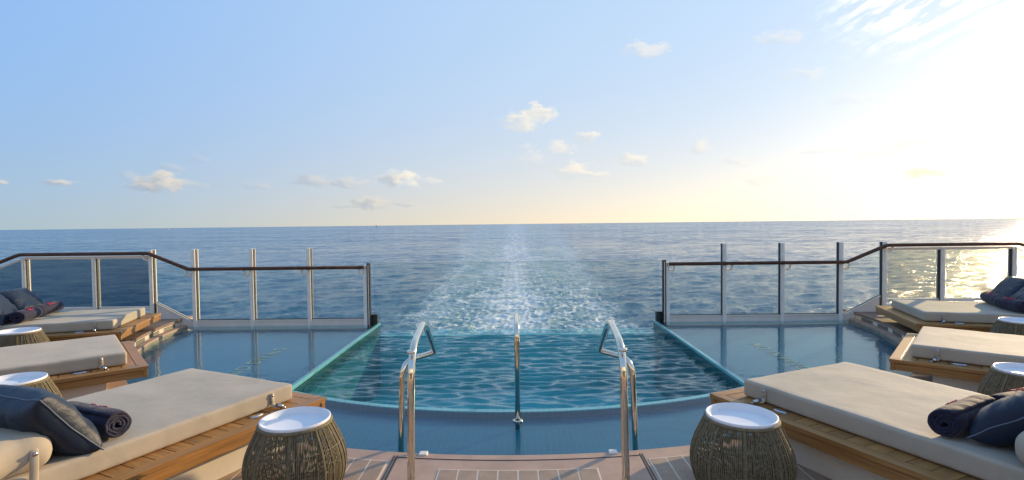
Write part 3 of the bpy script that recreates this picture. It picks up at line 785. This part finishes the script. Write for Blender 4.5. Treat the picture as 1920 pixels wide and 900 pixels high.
def towel_mesh():
    from mathutils import noise
    m = MB(); turns, r0, r1, th = 3.4, .015, .080, .0095; n = 120; L = .50; nl = 26
    cen = [(r0+(r1-r0)*(i/n)**.9, 2*math.pi*turns*i/n) for i in range(n+1)]
    def sec(x):
        outp = []; inp = []
        for i, (rr, a) in enumerate(cen):
            w_ = 1+(.06+.16*(1-rr/r1))*noise.noise(Vector((math.cos(a)*2, math.sin(a)*2, x*3+rr*30))) + .05*math.sin(a*3+rr*90)*(rr < .07)
            e = 1-.10*max(0, abs(x)/(L/2)-.8)/.2
            for lst, dlt in ((outp, th), (inp, -th)):
                R_ = (rr*w_+dlt)*e; lst.append((x+.006*noise.noise(Vector((a, rr*20, 1)))*(abs(x) > L/2-.01), R_*math.cos(a)*1.06, R_*math.sin(a)*.93))
        return outp+inp[::-1]
    S = [sec(-L/2+L*k/nl) for k in range(nl+1)]; k_ = len(S[0]); vs = [p for s_ in S for p in s_]; fs = []
    for a in range(nl):
        for b in range(k_): b2 = (b+1) % k_; fs.append((a*k_+b, a*k_+b2, (a+1)*k_+b2, (a+1)*k_+b))
    for base in (0, nl*k_):
        for i in range(n): fs.append((base+i, base+i+1, base+k_-2-i, base+k_-1-i))
    m.add(vs, fs); t = m.mesh('towel', True)
    # embroidered red script mark
    e = MB(); pts = []
    def on(x, a): rr = r1*1.005+th+.0015; return (x, rr*math.cos(a)*1.06, rr*math.sin(a)*.93)
    base = R(62)
    for st_ in ([(-.055, .25), (-.035, -.25), (-.01, .45)], [(-.005, .1), (.0, -.2), (.012, .1), (.02, .05)],
                [(.022, .15), (.03, -.18), (.045, .12), (.035, .2), (.03, 0)], [(.045, .15), (.05, -.35), (.03, -.45), (.06, 0)], [(-.06, -.32), (0, -.40), (.07, -.2)]):
        P = [on(x*1.25, base+a*.9) for x, a in st_]; e.tube(fillet(P, .03, 5), .0028, 6)
    return t, e.mesh('emblem', True)
TOW, EMB = towel_mesh()
def mk_towel(M, u, n, rot, label, spin=0, off=0):
    o = link('rolled_towel', TOW, MAT['towel'])
    o.matrix_world = M @ Matrix.Translation((u, n, .455+.084)) @ Matrix.Rotation(R(90)+rot, 4, 'Z') @ Matrix.Rotation(spin, 4, 'X')
    tag(o, label, 'towel', 'rolled navy towels on the beds')
    link('embroidered_emblem', EMB, MAT['emblem'], o)
def mk_pillow(M, u, n, tilt, yaw, label, roll=0, z=.62):
    o = link('pillow', PIL, MAT['navy'])
    # stands on its long edge, face towards the pool, leaning back on the bolster
    o.matrix_world = M @ Matrix.Translation((u, n, z)) @ Matrix.Rotation(yaw, 4, 'Z') @ Matrix.Rotation(R(90), 4, 'Z') @ Matrix.Rotation(R(90)+tilt, 4, 'X') @ Matrix.Rotation(roll, 4, 'Z')
    tag(o, label, 'pillow', 'navy pillows on the beds'); link('piping', PIP, MAT['piping'], o)
names = {(-1, 0): 'sun bed nearest on the left, teak platform and beige mattress, side lit by sun',
         (-1, 1): 'middle sun bed on the left, beige mattress over a bare cream base',
         (-1, 2): 'farthest sun bed on the left, by the tinted railing glass',
         (1, 0): 'sun bed nearest on the right, with its long side in shade',
         (1, 1): 'middle sun bed on the right, sunlit beige mattress above the woven table',
         (1, 2): 'farthest sun bed on the right, by the railing and sun glitter'}
wh = ['nearest', 'middle', 'farthest']
for s in (-1, 1):
    for i, (a, rad) in enumerate(((24.5, 5.42), (48.7, 5.54), (72.3, 5.72))):
        o, M = mk_bed(s*R(a), rad, names[(s, i)])
        side = 'left' if s < 0 else 'right'
        if s > 0:
            for ch in o.children:
                if ch.name.startswith('bolster'): ch.location.x = .10
        # local y: +y is towards ... for s<0 near side is +y? computed: n axis
        ns = 1 if s > 0 else -1
        near = -ns*-1
        sg = -1 if s > 0 else 1         # local y sign of the side that faces the camera
        if i == 1: continue
        u = (1.20 if s < 0 else 1.27) if i == 0 else 1.07
        mk_towel(M, u, sg*.27, R(3 if s < 0 else -5)*sg, 'rolled navy towel on the %s %s bed, nearer the camera' % (wh[i], side), R(-20 if i == 0 else 10))
        mk_towel(M, u+(.02 if s < 0 else .05), sg*-.28, R(-4 if s < 0 else 6)*sg, 'rolled navy towel on the %s %s bed, farther from the camera' % (wh[i], side), R(8))
        ub = u+.15; th = R(38)
        mk_pillow(M, ub+.13, sg*(.34 if s < 0 else .20), th+(0 if s < 0 else R(14)), R(6 if s < 0 else -4)*sg, 'navy satin pillow propped on the bolster of the %s %s bed, near half' % (wh[i], side), 0, .64)
        mk_pillow(M, ub+.16, sg*(-.28 if s < 0 else -.40), th+R(4), R(-5)*sg, 'navy satin pillow propped on the bolster of the %s %s bed, far half' % (wh[i], side), 0, .64)

# ------------------------------------------------------------------ woven drum tables
def table_meshes():
    prof = [(.235, .0), (.262, .05), (.285, .12), (.292, .18), (.285, .245), (.265, .31), (.240, .365), (.218, .41), (.207, .432)]
    # smooth profile
    pp = []
    for i in range(33):
        t = i/32*(len(prof)-1); k = min(int(t), len(prof)-2); f = t-k
        p0 = prof[max(k-1, 0)]; p1 = prof[k]; p2 = prof[k+1]; p3 = prof[min(k+2, len(prof)-1)]
        c = [.5*(2*p1[j]+(p2[j]-p0[j])*f+(2*p0[j]-5*p1[j]+4*p2[j]-p3[j])*f*f+(3*p1[j]-p0[j]-3*p2[j]+p3[j])*f**3) for j in (0, 1)]
        pp.append(c)
    rnd = random.Random(4); m = MB(); N = 171
    for i in range(N):
        if i % 19 == 18: continue
        a0 = 2*math.pi*i/N + rnd.uniform(-.3, .3)*2*math.pi/N*.12; tw = rnd.uniform(-.006, .006); dr = rnd.uniform(-.003, .003)
        m.tube([((r+dr)*math.cos(a0+tw*math.sin(k/10)), (r+dr)*math.sin(a0+tw*math.sin(k/10)), z) for k, (r, z) in enumerate(pp)], .0033, 5, False)
    for i in range(10):      # paired upright ribs between the woven panels
        for d in (-.012, .012):
            a0 = 2*math.pi*(19*i+18)/N+d
            m.tube([((r+.003)*math.cos(a0), (r+.003)*math.sin(a0), z) for r, z in pp], .0045, 5, False)
    def ringt(mb, r, z, t, tilt=0, ph=0):
        mb.tube([(r*math.cos(a), r*math.sin(a), z+tilt*math.sin(a+ph)) for a in [2*math.pi*k/72 for k in range(73)]], t, 6, False)
    for (z, tl, ph) in ((.30, .012, 0), (.19, .014, 4), (.10, .012, 1)):
        r = np.interp(z, [q[1] for q in pp], [q[0] for q in pp]); ringt(m, r-.004, z, .0038, tl, ph)
    shell = m.mesh('woven_shell', True)
    h = MB()
    for z in (.01, .09, .20, .30, .40):
        r = np.interp(z, [q[1] for q in pp], [q[0] for q in pp]); ringt(h, r-.010, z+.004, .005)
    for k in range(8):
        a = 2*math.pi*k/8; h.tube([((r-.012)*math.cos(a), (r-.012)*math.sin(a), z) for r, z in pp], .005, 6, False)
    hoops = h.mesh('frame', True)
    c = MB(); c.lathe([(.205, .425), (.214, .428), (.216, .438), (.210, .446), (.196, .447)], 64); collar = c.mesh('collar', True)
    t = MB(); t.lathe([(.0, .424), (.168, .424), (.177, .427), (.186, .445), (.192, .459), (.198, .4630), (.204, .460), (.203, .446), (.196, .436), (.19, .418), (0, .418)], 96)
    tray = t.mesh('tray', True)
    return shell, hoops, collar, tray
TB = table_meshes()
tl = {(-1, 0): 'woven drum table nearest on the left, white tray top half in shadow', (-1, 1): 'woven drum table left, between nearest and middle beds',
      (-1, 2): 'woven drum table far left, between middle and farthest beds', (1, 0): 'woven drum table nearest on the right, white tray top',
      (1, 1): 'woven drum table right, between nearest and middle beds', (1, 2): 'woven drum table far right, between middle and farthest beds'}
for s in (-1, 1):
    for i, (a, rad) in enumerate(((12.7, 6.15), (37.6, 6.44), (61.7, 6.55))):
        loc, rz = place(s*R(a), rad); loc.z = .026
        o = empty('side_table', loc, rz+R(37*i+11*s)); tag(o, tl[(s, i)], 'side table', 'woven drum side tables')
        link('woven_shell', TB[0], MAT['cord'], o); link('frame', TB[1], MAT['hoop'], o); link('collar', TB[2], MAT['cord'], o); link('tray', TB[3], MAT['white'], o)

# ------------------------------------------------------------------ far ships on the horizon
def ship(px, dist, L, H, label):
    a, e = pd(px, 425); o = empty('distant_ship', (dist*math.sin(a), dist*math.cos(a), SEA), -a+.3)
    tag(o, label, 'ship', 'ships on the horizon')
    m = MB(); m.prism([(-L/2, -L*.07), (L*.38, -L*.07), (L/2, 0), (L*.38, L*.07), (-L/2, L*.07)], -2, H*.4); link('hull', m.mesh('hull'), MAT['hull'], o)
    m = MB(); m.box(-L*.42, -L*.2, -L*.05, L*.05, H*.4, H*.85); m.box(-L*.36, -L*.31, -1, 1, H*.85, H); m.box(L*.1, L*.13, -1, 1, H*.4, H*.8)
    link('deckhouse', m.mesh('deckhouse'), MAT['cream'], o)
ship(312, 9000, 64, 22, 'small grey ship on the horizon at the left, the wider one')
ship(706, 9000, 26, 46, 'tiny dark ship on the horizon left of the wake, the narrow one')
